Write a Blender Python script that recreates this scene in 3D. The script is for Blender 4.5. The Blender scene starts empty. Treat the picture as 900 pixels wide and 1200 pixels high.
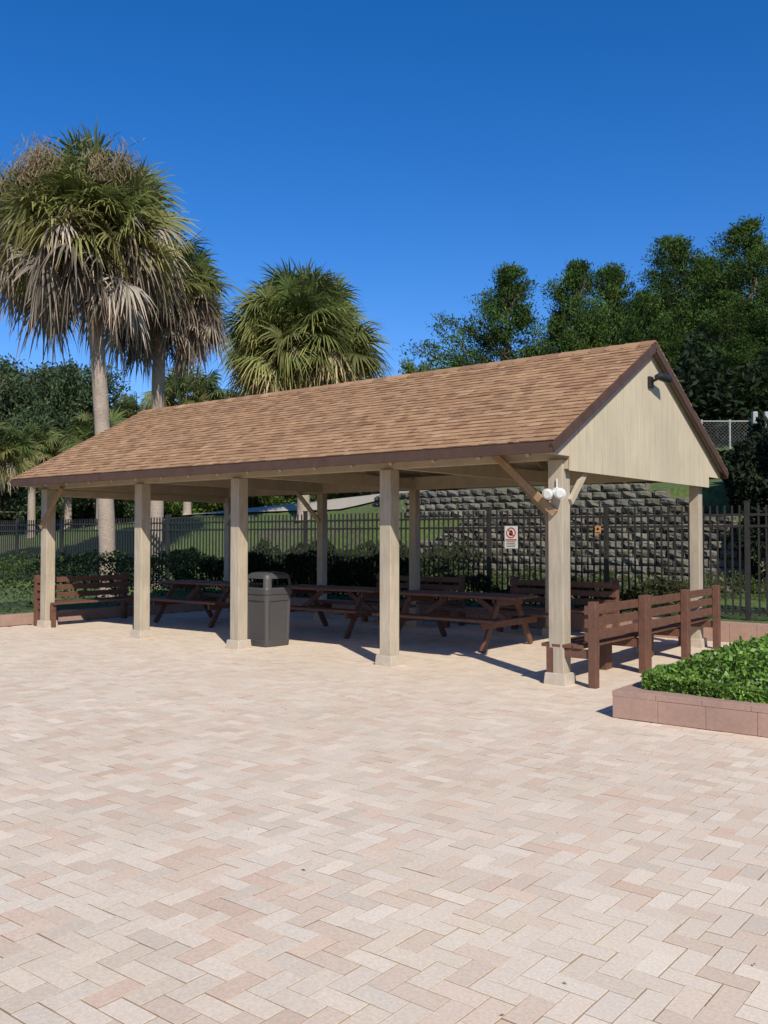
import bpy, numpy as np, math, random
from mathutils import Vector, Matrix
random.seed(7); rng=np.random.default_rng(7)
scene=bpy.context.scene
coll=scene.collection
R=math.radians

# ------------------------------------------------------------------ materials
def new_mat(name):
    m=bpy.data.materials.new(name); m.use_nodes=True
    nt=m.node_tree; b=nt.nodes["Principled BSDF"]; return m,nt,b
def noise(nt,scale,detail=6,rough=.6,vec=None,dist=0):
    n=nt.nodes.new("ShaderNodeTexNoise"); n.inputs["Scale"].default_value=scale
    n.inputs["Detail"].default_value=detail; n.inputs["Roughness"].default_value=rough
    n.inputs["Distortion"].default_value=dist
    if vec: nt.links.new(vec,n.inputs["Vector"])
    return n
def coords(nt,scale=(1,1,1),kind="Object"):
    t=nt.nodes.new("ShaderNodeTexCoord"); mp=nt.nodes.new("ShaderNodeMapping")
    mp.inputs["Scale"].default_value=scale
    nt.links.new(t.outputs[kind],mp.inputs["Vector"]); return mp.outputs["Vector"]
def ramp(nt,fac,stops):
    r=nt.nodes.new("ShaderNodeValToRGB"); e=r.color_ramp.elements
    while len(e)<len(stops): e.new(.5)
    for i,(p,c) in enumerate(stops):
        e[i].position=p; e[i].color=(*c,1) if len(c)==3 else c
    nt.links.new(fac,r.inputs["Fac"]); return r.outputs["Color"]
def mix(nt,a,b,fac,mode="MIX"):
    m=nt.nodes.new("ShaderNodeMix"); m.data_type='RGBA'; m.blend_type=mode
    if isinstance(fac,(int,float)): m.inputs[0].default_value=fac
    else: nt.links.new(fac,m.inputs[0])
    for i,v in ((6,a),(7,b)):
        if isinstance(v,tuple): m.inputs[i].default_value=(*v,1)
        else: nt.links.new(v,m.inputs[i])
    return m.outputs[2]
def bump(nt,b,h,strength=.3,dist=.01):
    n=nt.nodes.new("ShaderNodeBump"); n.inputs["Strength"].default_value=strength
    n.inputs["Distance"].default_value=dist
    nt.links.new(h,n.inputs["Height"]); nt.links.new(n.outputs["Normal"],b.inputs["Normal"])
def mat_var(name,c1,c2,scale=4,rough=.8,stretch=(1,1,1),bs=.3,bd=.004,big=None,detail=8):
    m,nt,b=new_mat(name); v=coords(nt,stretch); n=noise(nt,scale,detail,.65,v)
    col=ramp(nt,n.outputs["Fac"],[(.3,c1),(.7,c2)])
    if big:
        n2=noise(nt,big[0],4,.6,coords(nt)); k=ramp(nt,n2.outputs["Fac"],[(.35,(big[1],)*3),(.65,(1,1,1))])
        col=mix(nt,col,k,1.0,"MULTIPLY")
    nt.links.new(col,b.inputs["Base Color"]); b.inputs["Roughness"].default_value=rough
    if bs: bump(nt,b,n.outputs["Fac"],bs,bd)
    return m
def mat_attr(name,scale=20,amt=.3,rough=.8,bs=.3,bd=.003,trans=0,big=None,spec=.5,spots=None):
    m,nt,b=new_mat(name)
    a=nt.nodes.new("ShaderNodeAttribute"); a.attribute_name="Col"
    v=coords(nt); n=noise(nt,scale,8,.7,v)
    k=ramp(nt,n.outputs["Fac"],[(.25,(1-amt,)*3),(.75,(1+amt*.6,)*3)])
    col=mix(nt,a.outputs["Color"],k,1.0,"MULTIPLY")
    if big:
        n2=noise(nt,big[0],5,.6,coords(nt)); k2=ramp(nt,n2.outputs["Fac"],big[1]); col=mix(nt,col,k2,1.0,"MULTIPLY")
    if spots:
        n3=noise(nt,spots[0],3,.5,coords(nt)); k3=ramp(nt,n3.outputs["Fac"],spots[1]); col=mix(nt,col,k3,1.0,"MULTIPLY")
    nt.links.new(col,b.inputs["Base Color"]); b.inputs["Roughness"].default_value=rough
    b.inputs["Specular IOR Level"].default_value=spec
    if bs: bump(nt,b,n.outputs["Fac"],bs,bd)
    if trans:
        tr=nt.nodes.new("ShaderNodeBsdfTranslucent"); nt.links.new(col,tr.inputs["Color"])
        ms=nt.nodes.new("ShaderNodeMixShader"); ms.inputs[0].default_value=trans
        out=nt.nodes["Material Output"]
        nt.links.new(b.outputs[0],ms.inputs[1]); nt.links.new(tr.outputs[0],ms.inputs[2]); nt.links.new(ms.outputs[0],out.inputs["Surface"])
    return m
M={}
M['brick']=mat_attr("paver_clay",70,.22,.9,.4,.0015,big=(.45,[(.3,(.95,.92,.88)),(.5,(1,.99,.98)),(.7,(1.05,1.04,1.01))]),spec=.1,spots=(2.6,[(.20,(.66,.63,.60)),(.28,(1,1,1)),(.9,(1,1,1))]))
M['joint']=mat_var("joint_sand",(.20,.165,.125),(.31,.26,.20),30,.95)
M['tan']=mat_var("tan_painted_wood",(.38,.31,.215),(.51,.43,.315),5,.75,(6,6,.6),.4,.003,big=(1.2,.80))
M['tan_beam']=mat_var("tan_painted_beam",(.38,.31,.21),(.48,.40,.285),5,.75,(1,1,1),.3,.003)
M['siding']=mat_var("tan_siding_paint",(.50,.41,.27),(.62,.52,.36),4,.75,(3,7,.4),.5,.004,big=(1.0,.84))
M['raw']=mat_var("weathered_brown_timber",(.26,.15,.07),(.38,.235,.125),6,.8,(2,2,2),.4,.003)
M['concrete']=mat_var("painted_concrete",(.40,.33,.25),(.52,.44,.34),12,.9,(1,1,1),.4,.004)
M['trim']=mat_var("brown_trim_paint",(.060,.030,.017),(.092,.048,.029),6,.6,(1,1,1),.2,.002)
M['bench']=mat_var("red_brown_stained_wood",(.10,.043,.025),(.165,.075,.044),5,.6,(2,2,2),.35,.003)
M['shingle']=mat_attr("asphalt_shingle",90,.42,.95,.6,.003,spec=.15,big=(1.3,[(.3,(.9,.89,.88)),(.7,(1.04,1.03,1.02))]))
M['plastic']=mat_var("dark_moulded_plastic",(.055,.05,.047),(.075,.07,.065),40,.5,(1,1,1),.25,.002)
M['black']=mat_var("black_metal",(.012,.012,.012),(.02,.02,.02),20,.45,(1,1,1),0)
M['bronze']=mat_var("dark_bronze_metal",(.020,.018,.016),(.034,.030,.026),10,.5,(1,1,1),0)
M['white']=mat_var("white_enamel",(.58,.58,.53),(.72,.72,.66),10,.4,(1,1,1),0)
M['red']=mat_var("red_enamel",(.5,.03,.03),(.6,.04,.04),10,.4,(1,1,1),0)
M['orange']=mat_var("orange_enamel",(.5,.25,.07),(.6,.3,.08),10,.4,(1,1,1),0)
M['kerb']=mat_var("pinkish_block_kerb",(.35,.215,.16),(.43,.275,.205),25,.9,(1,1,1),.3,.002,big=(2,.85))
M['soil']=mat_var("dark_soil",(.04,.028,.02),(.08,.055,.035),20,.95)
M['block']=mat_attr("rockface_block",14,.4,.95,.8,.02,spec=.2,big=(1.1,[(.3,(.66,.66,.62)),(.65,(1.05,1.05,1.03))]))
M['leaf']=mat_attr("leaf_green",3,.2,.65,0,trans=.28,spec=.2)
M['palmleaf']=mat_attr("palm_leaf_green",3,.2,.6,0,trans=.38,spec=.25)
M['cedarleaf']=mat_attr("cedar_scale_leaf",.9,.4,.8,0,trans=.2,spec=.08)
M['leafgloss']=mat_attr("glossy_leaf",3,.2,.4,0,trans=.3,spec=.4)
M['dead']=mat_attr("dead_frond",5,.25,.85,0,trans=.2,spec=.2)
M['bark']=mat_var("bark",(.09,.065,.045),(.17,.13,.095),8,.95,(4,4,1),.6,.02)
M['palmbark']=mat_var("palm_bark",(.28,.21,.155),(.48,.39,.30),5,.95,(2,2,9),.8,.02,big=(1.5,.75))
M['road']=mat_var("pale_road_surface",(.34,.30,.24),(.44,.39,.32),8,.9)
M['galv']=mat_var("galvanised_metal",(.26,.26,.24),(.36,.36,.33),10,.5,(1,1,1),0)
m,nt,b=new_mat("lamp_glass"); b.inputs["Base Color"].default_value=(.65,.65,.6,1); b.inputs["Roughness"].default_value=.15; M['glass']=m
nn=noise(nt,60,2,.5,coords(nt)); bump(nt,b,nn.outputs["Fac"],.3,.002)
m,nt,b=new_mat("grass_ground")
n1=noise(nt,.35,6,.6,coords(nt)); n2=noise(nt,9,8,.7,coords(nt))
g=ramp(nt,n2.outputs["Fac"],[(.3,(.045,.075,.016)),(.55,(.095,.14,.03)),(.8,(.18,.20,.065))])
d=ramp(nt,n2.outputs["Fac"],[(.3,(.06,.045,.03)),(.7,(.15,.12,.08))])
f=ramp(nt,n1.outputs["Fac"],[(.55,(0,0,0)),(.72,(1,1,1))])
nt.links.new(mix(nt,g,d,f),b.inputs["Base Color"]); b.inputs["Roughness"].default_value=.95
bump(nt,b,n2.outputs["Fac"],.8,.06); M['ground']=m

# ------------------------------------------------------------------ mesh helpers
def finish(o,parent=None,smooth=False):
    coll.objects.link(o)
    if parent is not None: o.parent=parent
    o.data.polygons.foreach_set("use_smooth",[bool(smooth)]*len(o.data.polygons))
    return o
def npmesh(name,V,F,mat,col=None,parent=None,smooth=False):
    V=np.asarray(V,dtype=np.float32); F=np.asarray(F,dtype=np.int32)
    me=bpy.data.meshes.new(name); n=len(V); m_,k=F.shape
    me.vertices.add(n); me.vertices.foreach_set("co",V.ravel())
    me.loops.add(m_*k); me.loops.foreach_set("vertex_index",F.ravel())
    me.polygons.add(m_); me.polygons.foreach_set("loop_start",np.arange(0,m_*k,k,dtype=np.int32))
    me.update(calc_edges=True)
    if col is not None:
        a=me.attributes.new("Col",'FLOAT_COLOR','POINT')
        c=np.ones((n,4),dtype=np.float32); c[:,:3]=col; a.data.foreach_set("color",c.ravel())
    me.materials.append(mat)
    return finish(bpy.data.objects.new(name,me),parent,smooth)
BF=np.array([[0,3,2,1],[4,5,6,7],[0,1,5,4],[1,2,6,5],[2,3,7,6],[3,0,4,7]])
class B:
    def __init__(s): s.V=[];s.F=[];s.C=[];s.n=0
    def add(s,v,f,c=None):
        v=np.asarray(v,float); s.V.append(v); s.F.append(np.asarray(f)+s.n); s.n+=len(v)
        if c is not None: s.C.append(np.tile(np.asarray(c,float),(len(v),1)))
    def box(s,c,d,rz=0,rx=0,ry=0,col=None):
        h=np.array(d)/2.
        v=np.array([[-1,-1,-1],[1,-1,-1],[1,1,-1],[-1,1,-1],[-1,-1,1],[1,-1,1],[1,1,1],[-1,1,1]])*h
        if rz or rx or ry:
            m=np.array((Matrix.Rotation(rz,3,'Z')@Matrix.Rotation(ry,3,'Y')@Matrix.Rotation(rx,3,'X')))
            v=v@m.T
        s.add(v+np.array(c),BF,col)
    def b2(s,x0,x1,y0,y1,z0,z1,col=None):
        s.box(((x0+x1)/2,(y0+y1)/2,(z0+z1)/2),(x1-x0,y1-y0,z1-z0),col=col)
    def beam(s,p0,p1,w,h,up=(0,0,1),col=None):
        p0=np.array(p0,float);p1=np.array(p1,float);a=p1-p0;L=np.linalg.norm(a);a/=L
        sd=np.cross(a,np.array(up,float));sd/=np.linalg.norm(sd);u=np.cross(sd,a)
        v=[]
        for (i,j) in ((-1,-1),(1,-1),(1,1),(-1,1)): v.append(p0+sd*i*w/2+u*j*h/2)
        for (i,j) in ((-1,-1),(1,-1),(1,1),(-1,1)): v.append(p1+sd*i*w/2+u*j*h/2)
        s.add(v,BF,col)
    def cyl(s,p0,p1,r0,r1=None,n=16):
        if r1 is None:r1=r0
        p0=np.array(p0,float);p1=np.array(p1,float);a=p1-p0;a/=np.linalg.norm(a)
        t=np.array([0,0,1.]) if abs(a[2])<.9 else np.array([1.,0,0])
        e=np.cross(a,t);e/=np.linalg.norm(e);f=np.cross(a,e)
        A=np.linspace(0,2*math.pi,n,endpoint=False)
        ring=np.outer(np.cos(A),e)+np.outer(np.sin(A),f)
        v=np.vstack([p0+ring*r0,p1+ring*r1,[p0],[p1]])
        F=[]
        for i in range(n):
            j=(i+1)%n
            F.append([i,j,n+j,n+i]); F.append([j,i,2*n,2*n]);F.append([n+i,n+j,2*n+1,2*n+1])
        s.add(v,F)
    def obj(s,name,mat,parent=None,bevel=0):
        V=np.vstack(s.V);F=np.vstack(s.F)
        fl=[ [int(a) for a in dict.fromkeys(f)] for f in F.tolist()]
        me=bpy.data.meshes.new(name); me.from_pydata(V.tolist(),[],fl); me.update()
        if s.C:
            a=me.attributes.new("Col",'FLOAT_COLOR','POINT'); c=np.ones((len(V),4),dtype=np.float32); c[:,:3]=np.vstack(s.C)
            a.data.foreach_set("color",c.ravel())
        me.materials.append(mat)
        o=finish(bpy.data.objects.new(name,me),parent)
        if bevel:
            md=o.modifiers.new("bevel",'BEVEL'); md.width=bevel; md.segments=2; md.limit_method='ANGLE'
        return o
def empty(name,loc,label,cat,group=None,rz=0):
    e=bpy.data.objects.new(name,None); e.location=loc; e.rotation_euler=(0,0,rz); e.empty_display_size=.3
    coll.objects.link(e); e["label"]=label; e["category"]=cat
    if group: e["group"]=group
    return e
def tag(o,label,cat,group=None):
    o["label"]=label;o["category"]=cat
    if group:o["group"]=group
def copy_thing(e,loc,rz=0,scale=None,label=None):
    n=e.copy(); n.location=loc; n.rotation_euler=(0,0,rz)
    if scale is not None: n.scale=scale
    if label: n["label"]=label
    coll.objects.link(n)
    def rec(src,dst):
        for ch in [c for c in bpy.data.objects if c.parent==src]:
            k=ch.copy(); k.parent=dst; coll.objects.link(k); rec(ch,k)
    rec(e,n); return n
CAMP=(4.706,-9.063)
def survey(u,D):
    xc=u*D; return (CAMP[0]+xc*.785-D*.6194, CAMP[1]+xc*.6194+D*.785)
def ss(t): t=np.clip(t,0,1); return t*t*(3-2*t)

# ------------------------------------------------------------------ terrain
def tz(X,Y):
    X=np.asarray(X,float);Y=np.asarray(Y,float)
    w=ss((X+14)/5)
    hill=2.65+.14*np.maximum(Y-10.35,0)+.06*np.maximum(Y-20,0)
    zr=np.where(Y<9.0,.27+.25*ss((Y-6)/2.5),np.where(Y<10.3,2.0,np.minimum(hill,9)))
    rr=np.clip(2.9+.055*(X+13.4),.8,4)
    zl=.27+(rr-.27)*ss((Y-6.5)/7.5)+np.minimum(.04*np.maximum(Y-17,0),3)
    z=zl*(1-w)+zr*w
    z=np.where(Y<5.3,np.where(X>-10.85,-.06,.17),z)
    return z
def axis(fine,lo,hi):
    out=list(fine); s=1.;v=fine[-1]
    while v<hi: v+=s; s*=1.35; out.append(v)
    s=1.;v=fine[0]
    while v>lo: v-=s; s*=1.35; out.insert(0,v)
    return np.array(out)
fx=sorted(list(np.arange(-45,14,.5))+[-10.86,-10.84]); fy=sorted(list(np.arange(-14,5,.8))+[5.29,5.31]+list(np.arange(5.6,8.9,.4))+[8.99,9.01,9.4,9.8,10.29,10.31]+list(np.arange(10.7,34,.5)))
gx=axis(fx,-600,600);gy=axis(fy,-600,600)
GX,GY=np.meshgrid(gx,gy); GZ=tz(GX,GY)
GZ=GZ+np.where((GY>6.2)&(abs(GY-9)>.3)&(abs(GY-10.3)>.3),rng.normal(0,.015,GZ.shape),0)
nx,ny=len(gx),len(gy); idx=np.arange(nx*ny).reshape(ny,nx)
F=np.stack([idx[:-1,:-1],idx[:-1,1:],idx[1:,1:],idx[1:,:-1]],-1).reshape(-1,4)
o=npmesh("ground",np.stack([GX,GY,GZ],-1).reshape(-1,3),F,M['ground'],smooth=True); o["kind"]="structure"
pts=[(-60,22.5),(-40,18.5),(-26,15.4),(-19,13.8),(-13.4,13.1),(-10,13.4),(-8,14.2)]
pp=[]
for i in range(len(pts)-1):
    for k in range(10):
        t=k/10; pp.append((pts[i][0]*(1-t)+pts[i+1][0]*t,pts[i][1]*(1-t)+pts[i+1][1]*t))
pp=np.array(pp);tn=np.gradient(pp,axis=0);tn/=np.linalg.norm(tn,axis=1)[:,None];nr=np.stack([-tn[:,1],tn[:,0]],-1)
V=[];k=7
for a in np.linspace(-1.3,1.3,k):
    q=pp+nr*a; V.append(np.column_stack([q,tz(q[:,0],q[:,1])+.07]))
V=np.stack(V,1).reshape(-1,3);n=len(pp);I=np.arange(n*k).reshape(n,k)
F=np.stack([I[:-1,:-1],I[1:,:-1],I[1:,1:],I[:-1,1:]],-1).reshape(-1,4)[:,::-1]
o=npmesh("road",V,F,M['road'],smooth=False);o["kind"]="structure"

# ------------------------------------------------------------------ herringbone paving
W_=.1
i0,i1,j0,j1=-107,100,-125,52
g=.0018;ch=.0016
cols=np.array([[.71,.585,.44],[.75,.63,.485],[.70,.54,.40],[.69,.50,.365],[.77,.66,.515],[.66,.55,.425]])
pr=np.array([.30,.28,.17,.08,.12,.05])
ii,jj=np.meshgrid(np.arange(i0,i1),np.arange(j0,j1),indexing='ij'); mm=(ii-jj)%4
H=np.stack([ii[mm==0],jj[mm==0]],-1); Vt=np.stack([ii[mm==3],jj[mm==3]],-1)
rect=np.vstack([np.column_stack([H*W_,H*W_+[.2,.1]]),np.column_stack([Vt*W_,Vt*W_+[.1,.2]])])
n=len(rect)
rect=rect+np.tile(rng.normal(0,.0009,(n,2)),2)
x0,y0,x1,y1=rect.T
hz=rng.normal(0,.0007,n); tiltx=rng.normal(0,.0005,n); tilty=rng.normal(0,.0005,n)
def ringv(off,z):
    a=[]
    for (sx,sy,X,Y) in ((1,1,x0,y0),(-1,1,x1,y0),(-1,-1,x1,y1),(1,-1,x0,y1)):
        a.append(np.stack([X+sx*off,Y+sy*off,z+hz-sx*tiltx-sy*tilty],-1))
    return np.stack(a,1)
V=np.concatenate([ringv(g,-.02),ringv(g,-ch),ringv(g+ch,0)],1)
base=(np.arange(n)*12)[:,None,None]
f=[[8,9,10,11]]
for a in range(4):
    b_=(a+1)%4
    f.append([a,b_,b_+4,a+4]); f.append([a+4,b_+4,b_+8,a+8])
F=(base+np.array(f)[None]).reshape(-1,4)
ci=rng.choice(len(cols),n,p=pr); mc=np.array([.72,.595,.455])
far=np.clip((y0+5)/6,0,1)[:,None]
kk=.75-.36*far
c=(cols[ci]*kk+mc*(1-kk))*(1+rng.normal(0,.035,(n,1))*(1-.4*far))
pink=np.clip(np.sin(x0*.55+1.3)*np.cos(y0*.45+.4)+rng.normal(0,.5,n),0,1)[:,None]
c=c*(1-pink*np.array([.01,.045,.065])*(1-.5*far))
c12=np.repeat(c[:,None,:],12,1); c12[:,:8]*=np.array([.60,.56,.52]); c=c12.reshape(-1,3)
V=V.reshape(-1,3); V[:,2]+=.006*np.sin(V[:,0]*.9)*np.sin(V[:,1]*.7)
o=npmesh("brick_paving",V,F,M['brick'],c); o["kind"]="structure"
o=npmesh("paving_bed",[[-10.8,-40,-.0105],[40,-40,-.0105],[40,5.25,-.0105],[-10.8,5.25,-.0105]],[[0,1,2,3]],M['joint']); o["kind"]="structure"

# ------------------------------------------------------------------ PAVILION
SX=[0,-2.358,-5.101,-7.344,-10.031]; W=4.254; HP=2.44
XR=.245; XL=-10.16; OF=.595; ZE=2.60; ZR=4.07; YM=W/2; SL=(ZR-ZE)/(YM+OF)
def roofz(y): return ZR-SL*abs(y-YM)
pav=empty("picnic_pavilion",(0,0,0),"open tan timber pavilion with brown shingle roof over brick paving","pavilion")
b=B(); ang=math.atan(SL); Ls=(YM+OF)/math.cos(ang)+.03
shc=np.array([[.42,.25,.135],[.37,.215,.118],[.30,.172,.095],[.46,.288,.163],[.395,.233,.128]])
RW=.112
for side in (1,-1):
    nrm=np.array([0,-math.sin(ang)*side,math.cos(ang)]); up=np.array([0,math.cos(ang)*side,math.sin(ang)])
    e0=np.array([0,YM-side*(YM+OF+.025),ZE-.012])
    nrow=int(Ls/RW)+1
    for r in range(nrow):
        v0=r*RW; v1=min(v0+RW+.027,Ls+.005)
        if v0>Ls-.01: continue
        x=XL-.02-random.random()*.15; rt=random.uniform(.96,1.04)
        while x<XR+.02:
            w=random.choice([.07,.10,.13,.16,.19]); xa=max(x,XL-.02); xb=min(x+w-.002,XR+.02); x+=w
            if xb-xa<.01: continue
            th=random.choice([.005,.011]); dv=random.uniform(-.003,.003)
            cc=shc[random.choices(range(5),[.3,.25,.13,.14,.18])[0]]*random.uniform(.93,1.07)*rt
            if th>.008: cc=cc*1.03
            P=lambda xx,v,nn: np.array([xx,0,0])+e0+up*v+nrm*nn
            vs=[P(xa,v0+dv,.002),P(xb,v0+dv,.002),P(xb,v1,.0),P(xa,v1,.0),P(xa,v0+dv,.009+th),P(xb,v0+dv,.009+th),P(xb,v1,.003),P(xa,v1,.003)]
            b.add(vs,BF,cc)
            b.C[-1][[0,1]]*=.5  # foot of each tab darkened: shadow line of the course painted in
for k in range(46):
    xa=XL-.02+k*.228; xb=min(xa+.26,XR+.02)
    cc=shc[random.randrange(5)]*random.uniform(.85,1.05)
    for s in (1,-1):
        y1_=YM-s*.14; z1=ZR-.14*SL
        vs=[[xa,YM,ZR+.012],[xb,YM,ZR+.012],[xb,y1_,z1+.012],[xa,y1_,z1+.012],[xa,YM,ZR+.028],[xb,YM,ZR+.02],[xb,y1_,z1+.02],[xa,y1_,z1+.028]]
        b.add(vs,BF,cc)
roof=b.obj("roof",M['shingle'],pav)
b=B()
for s in (1,-1):
    ye=YM-s*(YM+OF)
    vs=[]
    for z in (-.035,-.014):
        for (x,y) in ((XL,ye),(XR,ye),(XR,YM),(XL,YM)): vs.append([x,y,roofz(y)+z])
    b.add(vs,BF)
b.obj("roof_deck",M['tan_beam'],roof)
for s in (1,-1):
    b=B(); ye=YM-s*(YM+OF+.012)
    b.b2(XL-.01,XR+.01,min(ye,ye-s*.03),max(ye,ye-s*.03),2.468,2.582)
    b.obj("fascia",M['trim'],roof,.004)
for x in (XR+.012,XL-.012):
    for s in (1,-1):
        b=B(); ye=YM-s*(YM+OF+.04)
        b.beam((x,ye,roofz(ye)-.066),(x,YM-s*.001,ZR-.066),.03,.105)
        b.obj("rake_trim",M['trim'],roof,.004)
def siding(xf,name,dirn):
    b=B(); y=-.07; Y1=W+.07
    while y<Y1-.001:
        w=.2; y2=min(y+w,Y1)
        segs=[(y,y2)] if not (y<YM<y2) else [(y,YM),(YM,y2)]
        for (a,c_) in segs:
            e1=.0025 if a==y else 0; e2=.0025 if c_==y2 else 0
            a_=a+e1;c2=c_-e2
            zt=lambda q: roofz(q)-.05
            vs=[[xf,a_,2.315],[xf,c2,2.315],[xf+.018,c2,2.315],[xf+.018,a_,2.315],[xf,a_,zt(a_)],[xf,c2,zt(c2)],[xf+.018,c2,zt(c2)],[xf+.018,a_,zt(a_)]]
            b.add(vs,BF)
        y=y2
    xb=xf-.006*dirn+ (0 if dirn>0 else .018)
    for (a,c_) in ((-.06,YM),(YM,W+.06)):
        x0_,x1_=sorted((xb,xb-.01*dirn))
        zt=lambda q: roofz(q)-.055
        vs=[[x0_,a,2.33],[x0_,c_,2.33],[x1_,c_,2.33],[x1_,a,2.33],[x0_,a,zt(a)],[x0_,c_,zt(c_)],[x1_,c_,zt(c_)],[x1_,a,zt(a)]]
        b.add(vs,BF)
    return b.obj(name,M['siding'],pav)
siding(.155,"gable_siding",1); siding(-10.12,"gable_siding",-1)
for x in (.17,-10.12):
    for s in (1,-1):
        b=B(); ya=YM-s*(YM+OF-.02); yb=YM-s*(YM+.075)
        zt=lambda q: roofz(q)-.05
        vs=[[x-.03,ya,2.47],[x-.03,yb,2.47],[x,yb,2.47],[x,ya,2.47],[x-.03,ya,zt(ya)],[x-.03,yb,zt(yb)],[x,yb,zt(yb)],[x,ya,zt(ya)]]
        b.add(vs,BF); b.obj("eave_return",M['siding'],pav)
def post(x,y,w):
    b=B(); b.b2(x-w/2,x+w/2,y-w/2,y+w/2,.11,HP); p=b.obj("post",M['tan'],pav,.008)
    b=B(); f=w/2+.045
    vs=[[x-f,y-f,-.01],[x+f,y-f,-.01],[x+f,y+f,-.01],[x-f,y+f,-.01],[x-f+.012,y-f+.012,.125],[x+f-.012,y-f+.012,.125],[x+f-.012,y+f-.012,.125],[x-f+.012,y+f-.012,.125]]
    b.add(vs,BF); b.obj("footing",M['concrete'],p,.008)
for x in SX: post(x,0,.178); post(x,W,.145)
for y in (0,W):
    b=B(); b.b2(-10.10,.14,y-.045,y+.045,HP+.002,HP+.235); b.obj("header_beam",M['tan_beam'],pav,.005)
for i,x in enumerate(SX):
    b=B(); b.b2(x-.04,x+.04,-.04,W+.04,HP+.02,HP+.2)
    b.obj("tie_beam",M['tan_beam'],pav,.005)
    if 0<i<4:
        b=B(); b.b2(x-.035,x+.035,YM-.05,YM+.05,HP+.2,ZR-.1); b.obj("king_post",M['tan_beam'],pav,.004)
for x in (.10,-10.11):
    b=B(); b.b2(x-.04,x+.04,-.06,W+.06,2.335,2.438); b.obj("end_beam",M['tan_beam'],pav,.004)
b=B(); b.b2(XL+.06,.14,YM-.02,YM+.02,ZR-.24,ZR-.06); b.obj("ridge_beam",M['tan_beam'],pav)
rm=None
for k in range(17):
    x=-9.85+k*.61
    for s in (1,-1):
        if rm is None:
            b=B(); b.beam((0,-(YM+OF-.03),-SL*(YM+OF-.03)-.115),(0,-.02,-.115),.04,.13); ro=b.obj("rafter",M['tan_beam'],pav); rm=ro
        else:
            ro=rm.copy(); coll.objects.link(ro)
        ro.parent=pav; ro.location=(x,YM,ZR); ro.rotation_euler=(0,0,0 if s==1 else math.pi)
def brace(p0,p1,mat='raw'):
    b=B(); b.beam(p0,p1,.04,.085,up=(0,0,1)); b.obj("knee_brace",M[mat],pav,.005)
brace((.01,-.112,1.85),(-.78,-.112,2.56))
brace((-10.09,-.112,1.76),(-9.45,-.112,2.45),'raw'); brace((.105,.06,1.98),(.105,.50,2.40),'tan_beam')
brace((-7.344,W-.1,1.9),(-7.95,W-.1,2.50),'tan_beam'); brace((-10.03,W-.1,1.85),(-9.4,W-.1,2.50),'tan_beam')
brace((-2.358,W-.1,1.95),(-2.9,W-.1,2.5),'tan_beam')

fl=empty("flood_lamp",(.03,-.089,2.09),"white twin floodlight fixed to tan corner post","lamp")
b=B(); b.cyl((0,0,0),(0,-.05,0),.045,.042,20); b.cyl((0,-.02,0),(0,-.02,.14),.009,None,8); b.obj("mounting_box",M['white'],fl,.003)
for sx in (-1,1):
    b=B(); c0=np.array([sx*.06,-.06,-.01]); dr=np.array([sx*.18+.30,-.92,-.25]);dr/=np.linalg.norm(dr)
    b.cyl((0,-.04,0),c0+dr*.02,.013,None,10); b.cyl(c0,c0+dr*.03,.03,.05,20); b.cyl(c0+dr*.03,c0+dr*.08,.05,.062,24)
    h=b.obj("lamp_head",M['white'],fl)
    b=B(); b.cyl(c0+dr*.0805,c0+dr*.095,.057,.04,24); b.obj("lens",M['glass'],h)
sp=empty("gable_spotlight",(.19,YM,3.56),"black spotlight on bracket beneath the gable peak","lamp")
b=B(); b.b2(-.015,.02,-.06,.06,-.07,.07); b.beam((0,0,0),(.14,.02,.06),.03,.03); b.obj("bracket",M['black'],sp,.003)
b=B(); b.cyl((.10,-.06,.05),(.12,.02,.065),.03,.05,18);b.cyl((.12,.02,.065),(.15,.22,.05),.05,.055,18); b.obj("lamp_head",M['black'],sp)

# ------------------------------------------------------------------ picnic table
def build_table():
    e=empty("picnic_table",(-2.87,2.42,0),"red-brown wooden picnic table with attached bench seats","table","picnic tables under the pavilion")
    L=2.15
    b=B()
    for k in range(5): b.b2(-L/2,L/2,-.37+k*.15,-.37+k*.15+.138,.715,.755)
    for x in (-.75,0,.75): b.b2(x-.02,x+.02,-.34,.34,.665,.713)
    b.obj("table_top",M['bench'],e,.006)
    for s in (-1,1):
        b=B()
        for k in range(2):
            y=s*(.60+k*.15); b.b2(-L/2,L/2,y-.069,y+.069,.42,.46)
        b.obj("seat",M['bench'],e,.006)
    for x in (-.78,.78):
        b=B()
        for s in (-1,1): b.beam((x,s*.68,0),(x,s*.24,.70),.045,.095)
        b.b2(x+.026,x+.066,-.76,.76,.325,.415)
        b.b2(x+.026,x+.066,-.34,.34,.62,.71)
        b.beam((x+.04,0,.37),(x*.35,0,.69),.045,.08)
        b.obj("leg_frame",M['bench'],e,.005)
    return e
t=build_table()
copy_thing(t,(-5.45,2.5,0),R(1.5)); copy_thing(t,(-8.45,2.40,0),R(-1))
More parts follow.
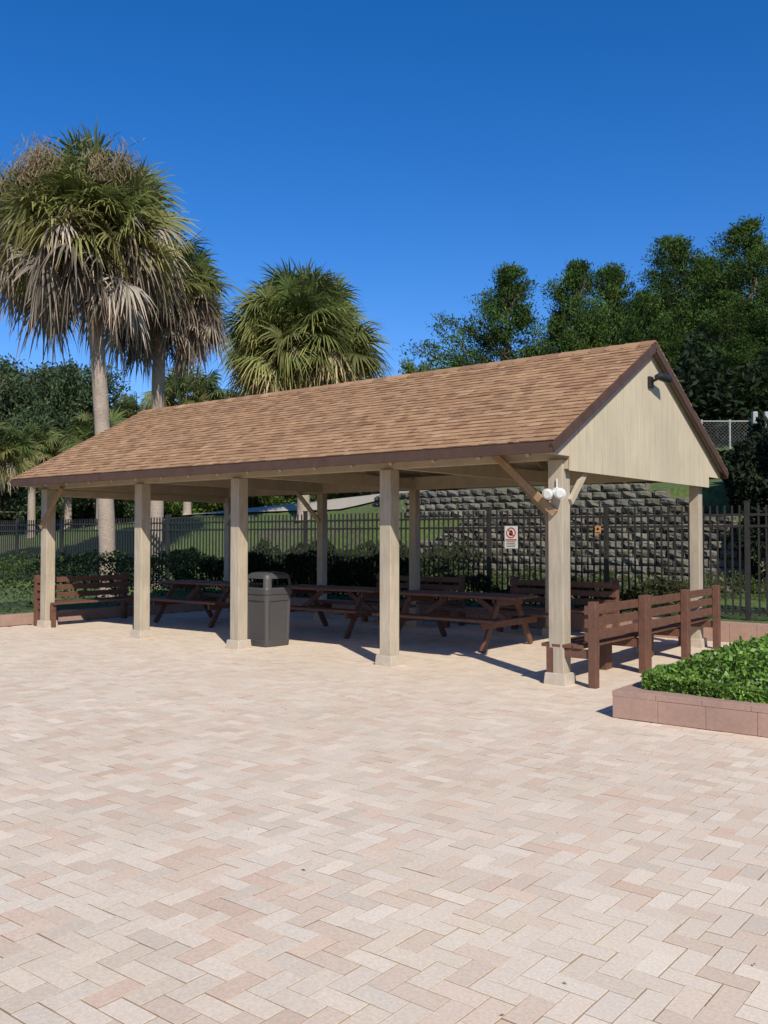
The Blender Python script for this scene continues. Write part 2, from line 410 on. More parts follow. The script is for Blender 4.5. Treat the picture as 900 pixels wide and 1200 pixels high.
def build_bench(L,loc,rz):
    e=empty("park_bench",loc,"red-brown slatted wooden bench with square posts","bench","wooden benches around the pavilion",rz)
    for y in (.045,L-.045):
        b=B(); b.b2(-.045,.045,y-.045,y+.045,0,.91); b.obj("post",M['bench'],e,.006)
        b=B(); b.b2(-.54,-.45,y-.045,y+.045,0,.40); b.obj("leg",M['bench'],e,.006)
        b=B(); b.b2(-.55,-.0455,y-.02,y+.02,.30,.398); b.obj("seat_support",M['bench'],e,.004)
    b=B()
    for k in range(3):
        z=.49+k*.14; b.b2(-.088,-.047,.0,L,z,z+.095)
    b.obj("backrest",M['bench'],e,.006)
    b=B()
    for k in range(4): b.b2(-.60+k*.125,-.60+k*.125+.108,.0,L,.402,.44)
    b.obj("seat",M['bench'],e,.006)
    return e
b1=build_bench(1.42,(.42,-.09,0),0)
copy_thing(b1,(.41,1.36,0),R(1)); copy_thing(b1,(.36,2.80,0),R(2))
b2_=build_bench(1.95,(-10.42,1.94,0),math.pi)
copy_thing(b2_,(-1.45,4.8,0),R(90)); copy_thing(b2_,(-4.4,4.8,0),R(90))

# ------------------------------------------------------------------ trash can
tc=empty("trash_can",(-5.03,.52,0),"dark grey square trash can with hooded lid beside post","trash can",rz=R(-4))
def sring(r,z,n=96,p=9.,flute=0):
    v=[]
    for i in range(n):
        a=2*math.pi*(i+.5)/n; c,s_=math.cos(a),math.sin(a)
        q=(abs(c)**p+abs(s_)**p)**(-1/p)
        rr=r*q
        if flute:
            t=min(abs(c),abs(s_))*q
            if t<.74: rr=rr-flute
        v.append([rr*c,rr*s_,z])
    return v
def stack(rings,skip=None,cap0=True,cap1=True):
    n=len(rings[0]);V=[p for r in rings for p in r];F=[]
    for k in range(len(rings)-1):
        for i in range(n):
            if skip and skip(k,i,n): continue
            j=(i+1)%n; F.append([k*n+i,k*n+j,(k+1)*n+j,(k+1)*n+i])
    if cap0:F.append(list(range(n))[::-1])
    if cap1:F.append([(len(rings)-1)*n+i for i in range(n)])
    return V,F
def pym(name,V,F,mat,parent,smooth=False,solid=0):
    me=bpy.data.meshes.new(name);me.from_pydata(V,[],F);me.update();me.materials.append(mat)
    o=finish(bpy.data.objects.new(name,me),parent,smooth)
    if solid:
        md=o.modifiers.new("solid",'SOLIDIFY');md.thickness=solid;md.offset=-1
    return o
V,F=stack([sring(.215,0),sring(.23,.015),sring(.235,.09),sring(.235,.10,flute=.016),sring(.25,.66,flute=.016),sring(.251,.67),sring(.255,.76),sring(.268,.765),sring(.27,.80),sring(.255,.805)])
pym("body",V,F,M['plastic'],tc)
def skip(k,i,n):
    a=(360*(i+.5)/n)
    near=lambda c: min(abs(a-c),360-abs(a-c))<34
    return k==2 and (near(270) or near(90) or near(0) or near(180))
V,F=stack([sring(.262,.803),sring(.264,.835),sring(.259,.86,p=8),sring(.252,.99,p=7),sring(.240,1.04,p=6),sring(.20,1.07,p=5),sring(.1,1.085,p=4),sring(.02,1.088,p=2)],skip,cap0=True)
pym("lid",V,F,M['plastic'],tc,solid=.012)

# ------------------------------------------------------------------ planters and kerbs
def kerb_run(b,p0,p1,th,z0,z1,bl=.4,gap=.003):
    p0=np.array(p0,float);p1=np.array(p1,float);L=np.linalg.norm(p1-p0);a=(p1-p0)/L;n=max(1,round(L/bl));s=L/n
    rz=math.atan2(a[1],a[0])
    for k in range(n):
        c=p0+a*(k+.5)*s; b.box((c[0],c[1],(z0+z1)/2+random.uniform(-.001,.001)),(s-gap,th+random.uniform(-.0015,.0015),z1-z0),rz)
pl=empty("planter",(0,0,0),"low pinkish block planter holding green shrubs","planter")
b=B(); kerb_run(b,(1.24,-1.3,0),(6.6,-1.3,0),.2,0,.188); kerb_run(b,(1.238,-1.3,0),(6.4,-1.3,0),.206,.189,.24)
kerb_run(b,(1.34,-1.19,0),(1.34,4.6,0),.2,0,.188);kerb_run(b,(1.34,-1.19,0),(1.34,4.6,0),.206,.189,.24)
b.obj("kerb_wall",M['kerb'],pl,.003)
b=B(); b.b2(1.44,6.6,-1.2,5.1,0,.2); b.obj("soil",M['soil'],pl)
k2=B(); kerb_run(k2,(-10.75,5.2,0),(1.4,5.2,0),.18,0,.3); kerb_run(k2,(1.45,5.2,0),(9,5.2,0),.18,0,.3)
o=k2.obj("bed_kerb",M['kerb'],None,.006); tag(o,"pinkish block kerb edging the bed below the fence","kerb")
k3=B(); kerb_run(k3,(-10.84,-14,0),(-10.84,5.1,0),.18,0,.2)
o=k3.obj("bed_kerb",M['kerb'],None,.006); tag(o,"low pinkish block kerb in front of the hedge","kerb")

# ------------------------------------------------------------------ leaves
def leaves(C,size,aspect,cols,axis_bias=None,jit=.25):
    n=len(C)
    a=rng.normal(size=(n,3))
    if axis_bias is not None: a=a*.8+axis_bias
    a/=np.linalg.norm(a,axis=1)[:,None]
    t=rng.normal(size=(n,3)); b_=np.cross(a,t); b_/=np.linalg.norm(b_,axis=1)[:,None]
    s=(size*(1+rng.uniform(-.35,.35,n)))[:,None]
    V=np.stack([C-a*s/2,C+b_*s*aspect/2,C+a*s/2,C-b_*s*aspect/2],1).reshape(-1,3)
    F=np.arange(n*4).reshape(n,4)
    c=np.repeat(cols*(1+rng.normal(0,jit,(n,1))).clip(.4,1.8),4,0)
    return V,F,c
def hedge(name,x0,x1,y0,y1,z0,z1,n,size,col,label,cat,kind=None,mat='leaf',rough=.12,asp=.55,edge=0):
    P=np.stack([rng.uniform(x0,x1,n),rng.uniform(y0,y1,n),z0+(z1-z0)*np.sqrt(rng.uniform(0,1,n))],-1)
    m_=rng.uniform(size=n)<.45
    side=rng.integers(0,3,n)
    P[m_&(side==0),1]=y0+abs(rng.normal(0,.06,(m_&(side==0)).sum())); P[m_&(side==1),0]=x0+abs(rng.normal(0,.06,(m_&(side==1)).sum())); P[m_&(side==2),2]=z1-abs(rng.normal(0,.05,(m_&(side==2)).sum()))
    if edge:
        d=np.minimum(P[:,0]-x0,P[:,1]-y0)
        P[:,2]=z0+(P[:,2]-z0)*(.45+.55*ss(d/edge))
    bumpy=rough*(np.sin(P[:,0]*3.1+1)*np.sin(P[:,1]*2.7+2)+.6*np.sin(P[:,0]*7.3)*np.cos(P[:,1]*6.1)+.45*np.sin(P[:,0]*17)*np.cos(P[:,1]*15))
    P[:,2]=z0+(P[:,2]-z0)*(1+bumpy/(z1-z0))
    P[:,1]+=(.8*rough*np.sin(P[:,0]*4.3+P[:,2]*5)); P[:,0]+=(.8*rough*np.sin(P[:,1]*4.9+P[:,2]*4))
    tone=.85+.3*(.5+.5*np.sin(P[:,0]*9+1.7*np.sin(P[:,1]*7)))[:,None]
    V,F,c=leaves(P,size,asp,np.tile(np.array(col),(n,1))*tone,axis_bias=np.array([0,0,.4]))
    o=npmesh(name,V,F,M[mat],c)
    tag(o,label,cat)
    if kind:o["kind"]=kind
    return o
hedge("shrub_bed",1.38,6.6,-1.22,4.2,.2,.56,90000,.050,(.15,.26,.04),"glossy bright green low shrubs filling the block planter","shrub","stuff",'leafgloss',.055,.6,edge=.55)
hedge("hedge",-13.2,-11.0,-7,5.0,.15,1.15,22000,.07,(.05,.08,.022),"dense dark green clipped hedge behind the kerb","hedge",None,'leaf',.12)
hedge("hedge",-13.2,-6.2,5.35,5.85,.27,1.10,15000,.075,(.018,.030,.010),"dark green hedge growing against the metal fence","hedge",None,'leaf',.14)
hedge("hedge",-6.1,-.5,5.4,5.8,.27,.75,7000,.07,(.04,.045,.016),"sparse low olive shrubs below the metal fence","shrub",None,'leaf',.12)
hedge("weeds",-12,3,7.6,8.7,.4,.80,14000,.10,(.075,.10,.025),"weedy plants at the foot of block wall","weeds","stuff",'leaf',.15,.2)
hedge("bushes",-12.0,-6.4,6.9,8.4,.35,1.2,17000,.10,(.045,.065,.020),"green and rusty shrubs behind the metal fence","shrub","stuff",'leaf',.28,.5)
hedge("bushes",-.9,9,8.95,13.5,1.2,3.6,60000,.14,(.018,.028,.012),"tall dark shaded bushes above the block wall","shrub","stuff",'leaf',.28,.45)  # leaf colour kept near black, so the shade of the trees is painted in

n=70
xs_=rng.uniform(-10,6,n);ys_=rng.uniform(-7.5,2,n)
V=[];F=[];C=[]
for i in range(n):
    a=rng.uniform(0,6.28);s=rng.uniform(.006,.013);w=s*rng.uniform(.3,.6);d=np.array([math.cos(a),math.sin(a)]);q=np.array([-d[1],d[0]])
    p=np.array([xs_[i],ys_[i]])
    for (v2,z) in ((p-d*s,.009),(p+q*w,.011),(p+d*s,.013),(p-q*w,.010)): V.append([v2[0],v2[1],z])
    F.append([4*i,4*i+1,4*i+2,4*i+3]); cc=np.array([.18,.12,.07])*rng.uniform(.5,1.4); C+= [cc]*4
o=npmesh("fallen_leaves",V,F,M['dead'],np.array(C)); tag(o,"small dry brown leaves scattered on the brick paving","leaves"); o["kind"]="stuff"

# ------------------------------------------------------------------ retaining walls
def wall(name,path,z0,rows,label,steps=None):
    b=B(); P=np.array(path,float); seg=np.linalg.norm(np.diff(P,axis=0),axis=1); cum=np.concatenate([[0],np.cumsum(seg)]); L=cum[-1]
    def at(s):
        s=min(max(s,0),L); k=min(np.searchsorted(cum,s,side='right')-1,len(seg)-1); t=(s-cum[k])/seg[k]
        return P[k]*(1-t)+P[k+1]*t
    bw=.35;bh=.17
    for r in range(rows):
        s=-(r%2)*bw/2-random.uniform(0,.08)
        while s<L-.1:
            s0=max(s,0);s1=min(s+bw,L);s+=bw
            if s1-s0<.1: continue
            if steps and r>=steps((s0+s1)/2,L,rows): continue
            p=at(s0);q=at(s1);a=q-p;a=a/np.linalg.norm(a);nr_=np.array([a[1],-a[0]])
            if nr_[1]>0 and abs(a[0])>.3: nr_=-nr_
            zz=z0+r*bh; g_=.014; back=-.018*r
            c=np.array([.170,.158,.135])*random.uniform(.75,1.28)*np.array([1,random.uniform(.95,1.02),random.uniform(.86,1.02)])
            off=random.uniform(-.012,.012)
            def pt(w,d,z):
                base=p+(q-p)*w
                return [base[0]+nr_[0]*(d+back),base[1]+nr_[1]*(d+back),z]
            jw=g_/(s1-s0)
            V=[];us=[jw,.33+random.uniform(-.1,.1),.67+random.uniform(-.1,.1),1-jw];zs=[zz+g_/2,zz+bh*.35,zz+bh*.68,zz+bh-g_/2]
            for iz,z in enumerate(zs):
                for iu,u in enumerate(us):
                    inner=(iz in(1,2)) and (iu in (1,2))
                    V.append(pt(u,off+(random.uniform(.035,.08) if inner else random.uniform(-.02,.02)),z+(random.uniform(-.015,.015) if inner else 0)))
            for (u,z) in ((jw,zs[0]),(1-jw,zs[0]),(1-jw,zs[3]),(jw,zs[3])): V.append(pt(u,-.25,z))
            F=[]
            for iz in range(3):
                for iu in range(3):
                    k=iz*4+iu;F.append([k,k+1,k+5,k+4])
            F+= [[0,16,17,3],[3,17,18,15],[15,18,19,12],[12,19,16,0]]
            b.add(V,F,c)
    o=b.obj(name,M['block'],None); tag(o,label,"retaining wall"); return o
wall("retaining_wall",[(7,8.75),(-9.5,8.75)],.33,10,"lower grey rock-face block retaining wall behind fence",lambda s,L,n: (n-6 if s<6.2 else (n-int((8.2-s)/.5) if s<8.2 else n)) if s<L-3 else n-int((s-(L-3))/.5))
wall("retaining_wall",[(-1.8,10.05),(-8.5,10.05),(-9.8,10.25),(-10.9,10.7),(-11.8,11.4),(-12.6,12.4)],1.93,5,"upper grey rock-face block retaining wall on slope",lambda s,L,n: n-max(0,3-int(s/.5)))
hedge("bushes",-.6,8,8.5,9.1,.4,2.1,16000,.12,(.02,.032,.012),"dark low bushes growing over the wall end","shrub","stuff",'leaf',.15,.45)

# ------------------------------------------------------------------ metal fence
fe=empty("metal_fence",(0,5.95,.27),"dark picket fence with square posts along raised bed","fence")
PW=2.4; FH=1.83
b=B()
for k in range(19):
    x=.06+(k+1)*(PW-.06)/20
    b.b2(x-.0125,x+.0125,-.0125,.0125,.08,FH)
for z in (.14,FH-.33,FH-.15): b.b2(.03,PW-.03,-.019,.019,z-.02,z+.02)
pan=b.obj("fence_panel",M['bronze'],fe)
b=B(); b.b2(-.036,.036,-.036,.036,-.05,FH+.06); b.b2(-.042,.042,-.042,.042,FH+.06,FH+.075); pst=b.obj("fence_post",M['bronze'],fe,.003)
xs=[.22+2.4-2.4*k for k in range(-1,20)]
pst.location.x=xs[0]; pan.location.x=xs[0]
for i,x in enumerate(xs):
    if i==0: continue
    q=pst.copy(); q.location.x=x; coll.objects.link(q); q.parent=fe
    q=pan.copy(); q.location.x=x; coll.objects.link(q); q.parent=fe
sg=empty("warning_sign",(-4.06,5.90,1.6),"small white warning sign with red prohibition symbol on fence","sign")
b=B(); b.b2(-.14,.14,-.006,0,-.22,.20); b.obj("sign_panel",M['white'],sg,.002)
b=B()
for k in range(28):
    a0=2*math.pi*(k+.5)/28
    b.box((.092*math.cos(a0),-.009,.075+.092*math.sin(a0)),(.018,.004,.024),ry=-a0)
b.box((0,-.0095,.075),(.17,.003,.02),ry=R(45)); b.b2(-.12,.12,-.0095,-.007,-.07,-.045)
b.obj("prohibition_symbol",M['red'],sg)
b=B(); b.box((0,-.008,.07),(.05,.002,.10)); b.box((.03,-.008,.06),(.02,.002,.07)); b.box((-.03,-.008,.055),(.02,.002,.05))
for k in range(4): b.b2(-.10,.10-.02*(k%2),-.008,-.006,-.10-.03*k,-.088-.03*k)
b.obj("sign_print",M['black'],sg)
sg=empty("notice_plate",(-2.31,5.90,1.72),"small orange notice plate wired to the fence","sign")
b=B(); b.b2(-.055,.055,-.005,0,-.065,.065); b.obj("sign_panel",M['orange'],sg,.002)
b=B(); b.box((0,-.0065,.015),(.045,.002,.045),ry=R(45)); b.b2(-.04,.04,-.0075,-.0055,-.052,-.04); b.obj("sign_print",M['black'],sg)

cx,cy=survey(.398,26.0)
gt=empty("chain_link_gate",(cx,cy,float(tz(cx,cy))),"galvanised chain-link gate between pale posts on slope","gate",rz=R(38))
b=B()
for x in (-1.3,-.5,.35,1.5): b.cyl((x,0,-.5),(x,0,1.25),.028,None,10)
for z in (.1,1.2): b.cyl((-1.3,0,z),(1.5,0,z),.018,None,8)
b.obj("gate_frame",M['galv'],gt)
b=B()
for k in range(-11,28,1):
    for s in (1,-1):
        x0_=-1.3+k*.1
        xa,za=x0_,.1; xb,zb=x0_+1.1,1.2
        if s<0: za,zb=zb,za
        if xa<-1.3: t=(-1.3-xa)/1.1; za+=(zb-za)*t; xa=-1.3
        if xb>1.5: t=(xb-1.5)/(xb-xa); zb-=(zb-za)*t; xb=1.5
        if xb-xa<.03: continue
        b.beam((xa,s*.003,za),(xb,s*.003,zb),.0025,.0025,up=(0,1,0))
b.obj("wire_mesh",M['galv'],gt)
for x in (.15,.48):
    b=B(); b.b2(x-.07,x+.07,-.22,-.06,-.5,1.45); b.obj("gate_post",M['galv'],gt,.02)

# ------------------------------------------------------------------ trees
def tube(path,rad,n=10):
    path=np.array(path,float);k=len(path);t=np.gradient(path,axis=0);t/=np.linalg.norm(t,axis=1)[:,None]
    V=[]
    A=np.linspace(0,2*math.pi,n,endpoint=False)
    for p,tt,r in zip(path,t,rad):
        ref=np.array([1.,0,0]) if abs(tt[0])<.9 else np.array([0,1.,0])
        e=np.cross(tt,ref);e/=np.linalg.norm(e);f=np.cross(tt,e)
        V.append(p+r*(np.outer(np.cos(A),e)+np.outer(np.sin(A),f)))
    V=np.vstack(V);I=np.arange(k*n).reshape(k,n);J=np.roll(I,-1,1)
    F=np.stack([I[:-1],J[:-1],J[1:],I[1:]],-1).reshape(-1,4)
    return V,F
def merge(parts):
    V=[];F=[];C=[];n=0
    for p in parts:
        V.append(p[0]);F.append(p[1]+n);n+=len(p[0])
        if len(p)>2:C.append(p[2])
    return np.vstack(V),np.vstack(F),(np.vstack(C) if C else None)
def conifer(h,r,seed,label,cat="tree",name="cedar_tree",col=(.038,.068,.02),base=.12,prof=None,nbr=150,leafs=42,ls=.26,group="cedar trees on the hillside",up=.5,cs=(.18,.16),asp=.34,mat='leaf',jit=.2,flat=.95,lobe=1.,shr=(.7,1.3),lw_=.08):
    global rng
    rng=np.random.default_rng(seed); rs=random.Random(seed)
    e=empty(name,(0,0,0),label,cat,group)
    tr=[]
    path=[(rs.uniform(-.1,.1)*k*.5,rs.uniform(-.1,.1)*k*.5,h*.93*k/8) for k in range(9)]
    tr.append(tube(path,[.22*(1-k/9)+.03 for k in range(9)]))
    lob=[(rs.uniform(0,6.28),rs.uniform(.25,.95),rs.uniform(.6,1.1)*lobe) for _ in range(9)]
    Cn=[];ax=[];cc=[]
    for k in range(nbr):
        u=base+(1-base)*((k+rs.random())/nbr)**.85
        az=rs.uniform(0,6.283)
        R_=prof(u) if prof else r*min(1,(1-u)*1.75+.05)**.85*(.7+.3*min(1,u*4))
        bo=1.0
        for (la,lu,lw) in lob:
            dd=math.cos(az-la)
            bo+= .34*lw*max(0,dd)*math.exp(-((u-lu)/lw_)**2)-.16*lw*max(0,-dd)*math.exp(-((u-lu)/(lw_*1.25))**2)
        R_*=rs.uniform(.6,1.1)*max(.3,bo)
        z=u*h; tip=np.array([math.cos(az)*R_,math.sin(az)*R_,z+R_*up*rs.uniform(.4,1.3)])
        b0=np.array([0,0,z-.1]); mid=(b0+tip)/2-np.array([0,0,.1*R_])
        if k%2==0: tr.append(tube([b0,mid,tip*.97+b0*.03],[.05,.03,.01],5))
        shade=rs.uniform(*shr)
        nc=max(2,int(R_*2.6))
        for q in range(nc):
            t=1-(q/nc)*.75*rs.uniform(.7,1); p=b0*(1-t)+tip*t-np.array([0,0,.3*R_*t*(1-t)])
            s=(cs[0]+cs[1]*rs.random())*(1+.25*R_/2)
            pts=rng.normal(size=(leafs,3)).clip(-1.9,1.9)*np.array([s,s,s*flat])+p
            Cn.append(pts); d_=tip-b0; d_/=np.linalg.norm(d_)+1e-6
            ax.append(np.tile(d_*.8+np.array([0,0,.7]),(leafs,1)))
            cc.append(np.tile(np.array(col)*shade*rs.uniform(.8,1.2)*np.array([rs.uniform(.85,1.25),1,rs.uniform(.8,1.1)]),(leafs,1)))
    Cn=np.vstack(Cn);ax=np.vstack(ax);cc=np.vstack(cc)
    V,F,c=leaves(Cn,ls,asp,cc,axis_bias=ax,jit=jit)
    npmesh("crown",V,F,M[mat],c,parent=e)
    V,F,_=merge(tr); npmesh("trunk",V,F,M['bark'],parent=e,smooth=True)
    return e
cl="tall dark green cedar with ragged feathery crown"
def cedprof(u):
    return 2.2*min(1,(1-u)*1.7+.06)**.9*(.75+.25*min(1,u*4))
ced=[conifer(10,2.3,s,cl,col=(.056,.102,.024),leafs=80,ls=.14,up=.6,cs=(.12,.12),asp=.32,nbr=160,prof=cedprof,mat='cedarleaf',jit=.12,flat=.55,lobe=2.0,shr=(.5,1.5),lw_=.065) for s in (11,12,13,14)]
spots=[(.138,40,13.8,1.15),(.192,44,12.7,.8),(.213,42,14.7,.95),(.251,44,15.1,1.05),(.284,41,13.0,.95),(.320,42,15.8,1.15),(.355,47,16.4,1.05),(.402,40,15.9,1.2),(.445,43,16.2,1.1),(.112,45,10.0,.85),(.165,49,11.0,.9),(.232,50,12.6,1.1),(.268,49,13.4,1.1),(.300,50,13.8,1.1),(.338,51,14.6,1.1),(.375,37,11.8,1.0),(.425,36,12,1.0),(.47,45,15,1),(.30,36,9.5,1.0),(.34,35,9.5,1.0),(.385,34,8.6,1.0),(.42,33,8.6,1.0),(.378,48,15.2,1.1),(.20,38,9.5,1.0),(.25,37,9.5,1.0)]
for i,(u,D,zt_,sc) in enumerate(spots):
    x,y=survey(u,D); z0=float(tz(x,y)); s=(zt_-z0)/10.4
    wx=max(.85,s*1.0)*sc
    if i<4: e=ced[i]; e.location=(x,y,z0-.1); e.scale=(wx,wx,s); e.rotation_euler=(0,0,i*1.3)
    else: copy_thing(ced[i%4],(x,y,z0-.1),i*2.1,(wx,wx,s))
def oakprof(rr): return lambda u: rr*math.sqrt(max(.02,1-((u-.55)/.5)**2))
oak=[conifer(10,4,s,"bushy green broadleaf tree behind the lawn",name="broadleaf_tree",col=cc_,base=.2,prof=oakprof(3.6),nbr=nb_,leafs=55,ls=.24,group="background broadleaf trees",up=.35,asp=.45,jit=.15,lobe=1.5) for s,cc_,nb_ in ((31,(.07,.105,.048),95),(32,(.105,.155,.035),125))]
osp=[(-.425,58,12.0,0,1.0),(-.385,62,13.3,0,1.0),(-.35,60,12.6,0,.9),(-.315,66,10.5,0,1.0),(-.27,64,9.5,0,1),(-.22,62,9.5,1,1),(-.16,66,9.8,1,1),(.01,56,10.4,1,.7),(.04,50,11.0,1,.6),(.075,50,10.8,1,.55),(-.05,62,10,1,1),(-.11,60,9.5,1,1)]
used=[False,False]
for i,(u,D,zt_,v,sc) in enumerate(osp):
    x,y=survey(u,D); z0=float(tz(x,y)); s=(zt_-z0)/10.3
    if not used[v]: e=oak[v];used[v]=True; e.location=(x,y,z0-.2); e.scale=(s*sc,s*sc,s)
    else: copy_thing(oak[v],(x,y,z0-.2),i*1.7,(s*sc,s*sc,s))
rng=np.random.default_rng(5)
def scrub(n,u0,u1,D0,D1,h0,size,col,name,label):
    u=rng.uniform(u0,u1,n);D=rng.uniform(D0,D1,n);xc=u*D
    X=CAMP[0]+xc*.785-D*.6194;Y=CAMP[1]+xc*.6194+D*.785
    hh=h0*(1+.6*np.sin(X*.8)*np.sin(Y*.9)+.3*np.sin(X*2.3+Y))
    Z=tz(X,Y)+np.sqrt(rng.uniform(0,1,n))*hh.clip(.3,9)
    V,F,c=leaves(np.stack([X,Y,Z],-1),size,.4,np.tile(np.array(col),(n,1)))
    o=npmesh(name,V,F,M['leaf'],c); o["kind"]="stuff"; tag(o,label,"undergrowth")
scrub(50000,-.02,.55,31,44,2.4,.3,(.018,.03,.012),"undergrowth","dark tangled undergrowth covering the shaded hillside")  # tree shade on the slope is put into this dark leaf colour
scrub(35000,.25,.55,21.5,25.5,.35,.18,(.020,.032,.013),"undergrowth","dark low scrub on the bank below the gate")  # same dark colour carries the painted hillside shade nearer
scrub(50000,-.55,.12,66,80,4.5,.5,(.04,.065,.025),"woodland","distant belt of green woodland beyond the lawn")

# ------------------------------------------------------------------ palms
def fans(hub0,dirs,plen,rad,col,droop,nseg=34,seed=0,colvar=.15,fold=.22,wr=.5,rollr=1.3,pvar=(.55,1.15),sag=.06):
    r_=np.random.default_rng(seed); VV=[];FF=[];CC=[];n=0
    for i,dv in enumerate(dirs):
        e=dv/np.linalg.norm(dv); up=np.array([0,0,1.]); s=np.cross(e,up)
        if np.linalg.norm(s)<.1: s=np.array([1.,0,0])
        s/=np.linalg.norm(s); u=np.cross(s,e)
        pl_=plen*r_.uniform(*pvar); L=rad*r_.uniform(.8,1.12)
        roll=r_.uniform(-rollr,rollr); s,u=s*math.cos(roll)+u*math.sin(roll),u*math.cos(roll)-s*math.sin(roll)
        hub=hub0+e*pl_-np.array([0,0,sag*pl_*pl_])
        e2=e-np.array([0,0,droop*.4])+r_.normal(0,.16,3); e2/=np.linalg.norm(e2)
        c0=col[i]*(1+r_.normal(0,colvar))
        w=.02
        V=np.array([hub0-s*w,hub0+s*w,hub+s*w*.6,hub-s*w*.6]); VV.append(V);FF.append(np.array([[0,1,2,3]])+n);n+=4;CC.append(np.tile(c0*np.array([1.1,1.15,.9]),(4,1)))
        ph=np.linspace(-2.5,2.5,nseg)+r_.normal(0,.03,nseg)
        cosp,sinp=np.cos(ph),np.sin(ph)
        ll=L*(.70+.30*np.cos(ph/2))*r_.uniform(.78,1.08,nseg)
        D_=cosp[:,None]*e2+sinp[:,None]*s - (np.abs(sinp)*fold)[:,None]*u
        D_/=np.linalg.norm(D_,axis=1)[:,None]
        side=np.cross(D_,u); side/=np.linalg.norm(side,axis=1)[:,None]
        wv=L*5.0/nseg*.5*wr
        rows=[]
        dr=droop*r_.uniform(.4,1.9,nseg)
        for (t,wd) in ((.04,.12),(.45,1.0),(.74,.60),(1.0,.05)):
            p=hub+D_*(ll*t)[:,None]; p=p-np.array([0,0,1.])*(dr*ll*max(0,t-.4)**1.6*1.8)[:,None]
            alt=(np.arange(nseg)%2*2-1)*wv*.5*wd
            rows.append(np.stack([p-side*wv*wd,p+side*wv*wd+u*alt[:,None]],1))
        V=np.stack(rows,1).reshape(-1,3)
        I=np.arange(nseg*8).reshape(nseg,4,2)
        F=np.stack([I[:,:-1,0],I[:,:-1,1],I[:,1:,1],I[:,1:,0]],-1).reshape(-1,4)
        tipc=np.array([[1,1,1]]*4+[[1.2,1.15,1.1]]*2+[[1.8,1.5,1.4]]*2); cs_=c0[None,None,:]*tipc[None,:,:]*r_.uniform(.75,1.25,(nseg,1,1))  # outer segments lightened: sunlit tip highlights painted into the frond colour
        VV.append(V);FF.append(F+n);n+=len(V);CC.append(cs_.reshape(-1,3))
    return np.vstack(VV),np.vstack(FF),np.vstack(CC)
def sph(n,lo,hi,seed):
    r_=np.random.default_rng(seed); out=[]
    for k in range(n):
        el=math.asin(lo+(hi-lo)*((k+.5)/n)); az=k*2.39996+r_.uniform(-.3,.3)
        out.append(np.array([math.cos(el)*math.cos(az),math.cos(el)*math.sin(az),math.sin(el)])+r_.normal(0,.12,3))
    return out
def palm(base,top,r,seed,nlive=46,ndead=34,label="",tr=.17,green=(.085,.115,.028),group="cabbage palms around the pavilion",stalks=0,nseg=42,lo=-.5,deadcol=(.33,.285,.225),dhi=.0,droop=.34,dlen=.32):
    r_=np.random.default_rng(seed)
    base=np.array(base,float);top=np.array(top,float)
    e=empty("palm_tree",tuple(base),label,"palm tree",group)
    t=top-base;H_=t[2]
    N=26;path=[];rad=[]
    for k in range(N+1):
        f=k/N; path.append([t[0]*f**1.6,t[1]*f**1.6,H_*f]); rad.append(tr*(1.18-.2*f if f<.9 else 1.0)*(1+r_.uniform(-.035,.035))+(.06 if f<.03 else 0)+(.05 if f>.93 else 0))
    V,F=tube(path,rad,14); npmesh("trunk",V,F,M['palmbark'],parent=e,smooth=True)
    if H_>3:
        b=B()
        for k in range(46):
            a=k*2.4; z=H_-1.3+k*.03; f=z/H_; cx_=t[0]*f**1.6;cy_=t[1]*f**1.6
            d=np.array([math.cos(a),math.sin(a)])
            b.beam((cx_+d[0]*tr*.8,cy_+d[1]*tr*.8,z),(cx_+d[0]*(tr+.12),cy_+d[1]*(tr+.12),z+.26),.07,.03)
        b.obj("leaf_bases",M['raw'],e)
    dirs=sph(nlive,lo,.985,seed)
    g=np.array(green); cols=[]
    for k in range(nlive):
        el=k/nlive; yel=np.array([.31,.28,.11]); w=max(0,.55-el*.9)+r_.uniform(0,.5)**1.2; w=min(w,.9); cols.append(g*(1-w)+yel*w)
    V,F,c=fans(t,dirs,r*.60,r*.42,cols,droop,seed=seed,nseg=nseg,wr=.44)
    npmesh("crown",V,F,M['palmleaf'],c,parent=e)
    if ndead:
        dd=sph(ndead,-.85,dhi,seed+1); cols=[np.array(deadcol)*r_.uniform(.45,1.2) for _ in dd]
        V,F,c=fans(t-np.array([0,0,.05]),dd,r*.56,r*dlen,cols,.7,seed=seed+2,fold=.5,nseg=26,colvar=.2,wr=.42,rollr=1.5,pvar=(.4,1.25),sag=.16)
        npmesh("dead_fronds",V,F,M['dead'],c,parent=e)
    if stalks:
        VV=[];n=0;FF=[]
        for q in range(stalks):
            az=r_.uniform(-2.4,.2);el=r_.uniform(.35,.85);d=np.array([math.cos(az)*math.cos(el),math.sin(az)*math.cos(el),math.sin(el)])
            p0=t+d*r*.74
            for w in range(420):
                a=p0+r_.normal(0,.22,3); L_=r_.uniform(.1,.24); dn=np.array([r_.normal(0,.6),r_.normal(0,.6),-1]);dn/=np.linalg.norm(dn)
                s=np.cross(dn,r_.normal(size=3));s/=np.linalg.norm(s)
                VV+= [a-s*.008,a+s*.008,a+dn*L_+s*.008,a+dn*L_-s*.008];FF.append([n,n+1,n+2,n+3]);n+=4
        o=npmesh("flower_stalks",np.array(VV),np.array(FF),M['dead'],np.tile(np.array([.26,.20,.11]),(n,1)),parent=e); o["kind"]="stuff"
    return e
def palm_at(ub,D,ut,ztop,r,seed,**k):
    x,y=survey(ub,D); x2,y2=survey(ut,D); z0=float(tz(x,y))
    return palm((x,y,z0-.05),(x2,y2,ztop),r,seed,**k)
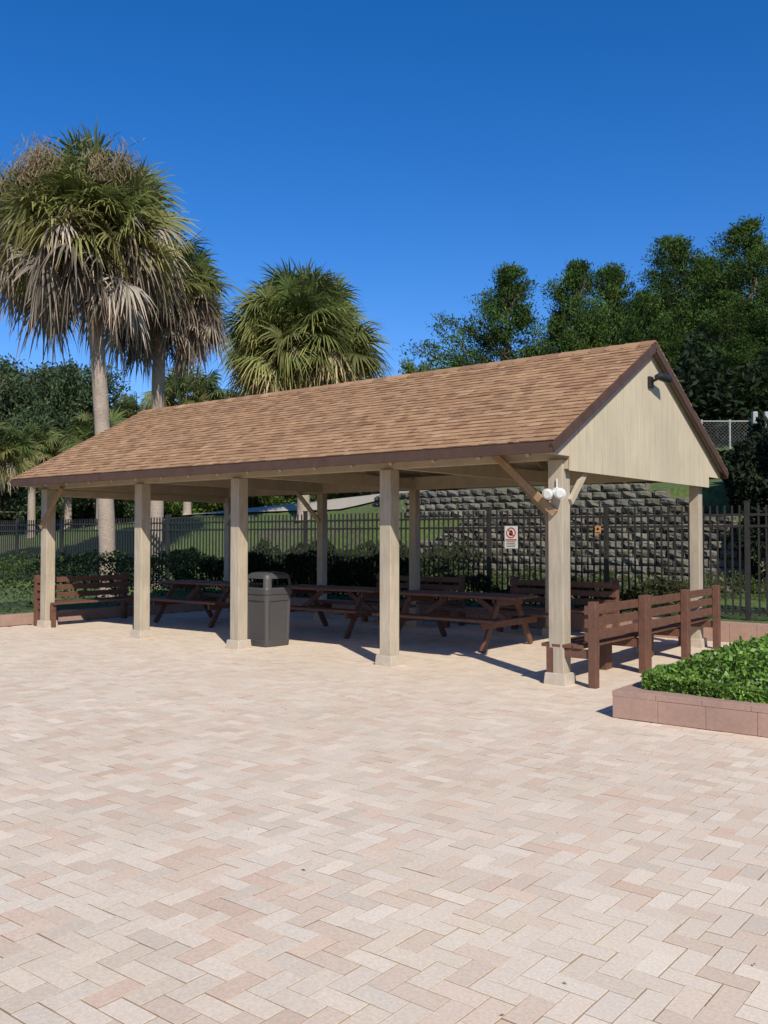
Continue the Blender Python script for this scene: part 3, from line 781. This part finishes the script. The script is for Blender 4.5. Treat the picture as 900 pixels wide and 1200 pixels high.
palm_at(-.301,22,-.326,8.85,2.75,101,nlive=160,ndead=135,label="tall cabbage palm with grey skirt of dead fronds",stalks=6,green=(.125,.17,.045),lo=-.25,dhi=.35)
palm_at(-.249,24.5,-.246,8.2,2.15,202,nlive=100,ndead=115,label="cabbage palm with heavy brown hanging dead fronds",green=(.10,.145,.038),lo=-.25,deadcol=(.27,.225,.17),dhi=.1)
palm_at(-.088,28,-.091,7.75,2.85,303,nlive=185,ndead=75,label="full round cabbage palm behind the shingle roof",green=(.13,.18,.048),stalks=0,lo=-.8,deadcol=(.42,.34,.19),dhi=-.1,droop=.36)
for k,(u,D,z,r) in enumerate([(-.425,30,4.3,1.5),(-.31,36,5.2,2.0),(-.215,35,6.8,2.0),(-.265,38,6.1,2.0),(-.345,40,4.6,1.8),(-.17,40,7.0,1.7),(-.385,38,5.2,1.7)]):
    palm_at(u,D,u,z,r,400+k,nlive=60,ndead=10,label="smaller green fan palm growing behind the lawn",green=(.085,.135,.038),tr=.14,group="smaller palms behind the lawn",nseg=28)

# ------------------------------------------------------------------ light, sky, camera
el=R(38); sd=Vector((-.81*math.cos(el),.585*math.cos(el),-math.sin(el)))
sl=bpy.data.lights.new("sun",'SUN'); sl.energy=5.0; sl.angle=R(.5); sl.color=(1,.95,.855)
so=bpy.data.objects.new("sun",sl); so.rotation_euler=sd.to_track_quat('-Z','Y').to_euler(); so.location=(10,-10,20); coll.objects.link(so)
w=bpy.data.worlds.new("World"); scene.world=w; w.use_nodes=True; nt=w.node_tree
bg=nt.nodes["Background"]; sky=nt.nodes.new("ShaderNodeTexSky"); sky.sky_type='NISHITA'; sky.sun_disc=False
sky.sun_elevation=el; sky.sun_rotation=math.atan2(.81,-.585); sky.air_density=1.0; sky.dust_density=.2; sky.ozone_density=3.0; sky.altitude=300
hs=nt.nodes.new("ShaderNodeHueSaturation"); hs.inputs["Saturation"].default_value=1.38; hs.inputs["Value"].default_value=1.0
nt.links.new(sky.outputs[0],hs.inputs["Color"])
mu=mix(nt,hs.outputs[0],(.90,.86,1.08),1.0,"MULTIPLY")
nt.links.new(mu,bg.inputs["Color"]); bg.inputs["Strength"].default_value=.13
cam=bpy.data.cameras.new("camera"); cam.sensor_fit='HORIZONTAL'; cam.sensor_width=36; cam.lens=1073/900*36; cam.clip_end=3000
co=bpy.data.objects.new("camera",cam); co.location=(CAMP[0],CAMP[1],1.6); co.rotation_euler=(R(90)+.02697,0,.668); coll.objects.link(co); scene.camera=co
scene.view_settings.view_transform='Standard'; scene.view_settings.look='None'; scene.view_settings.exposure=0
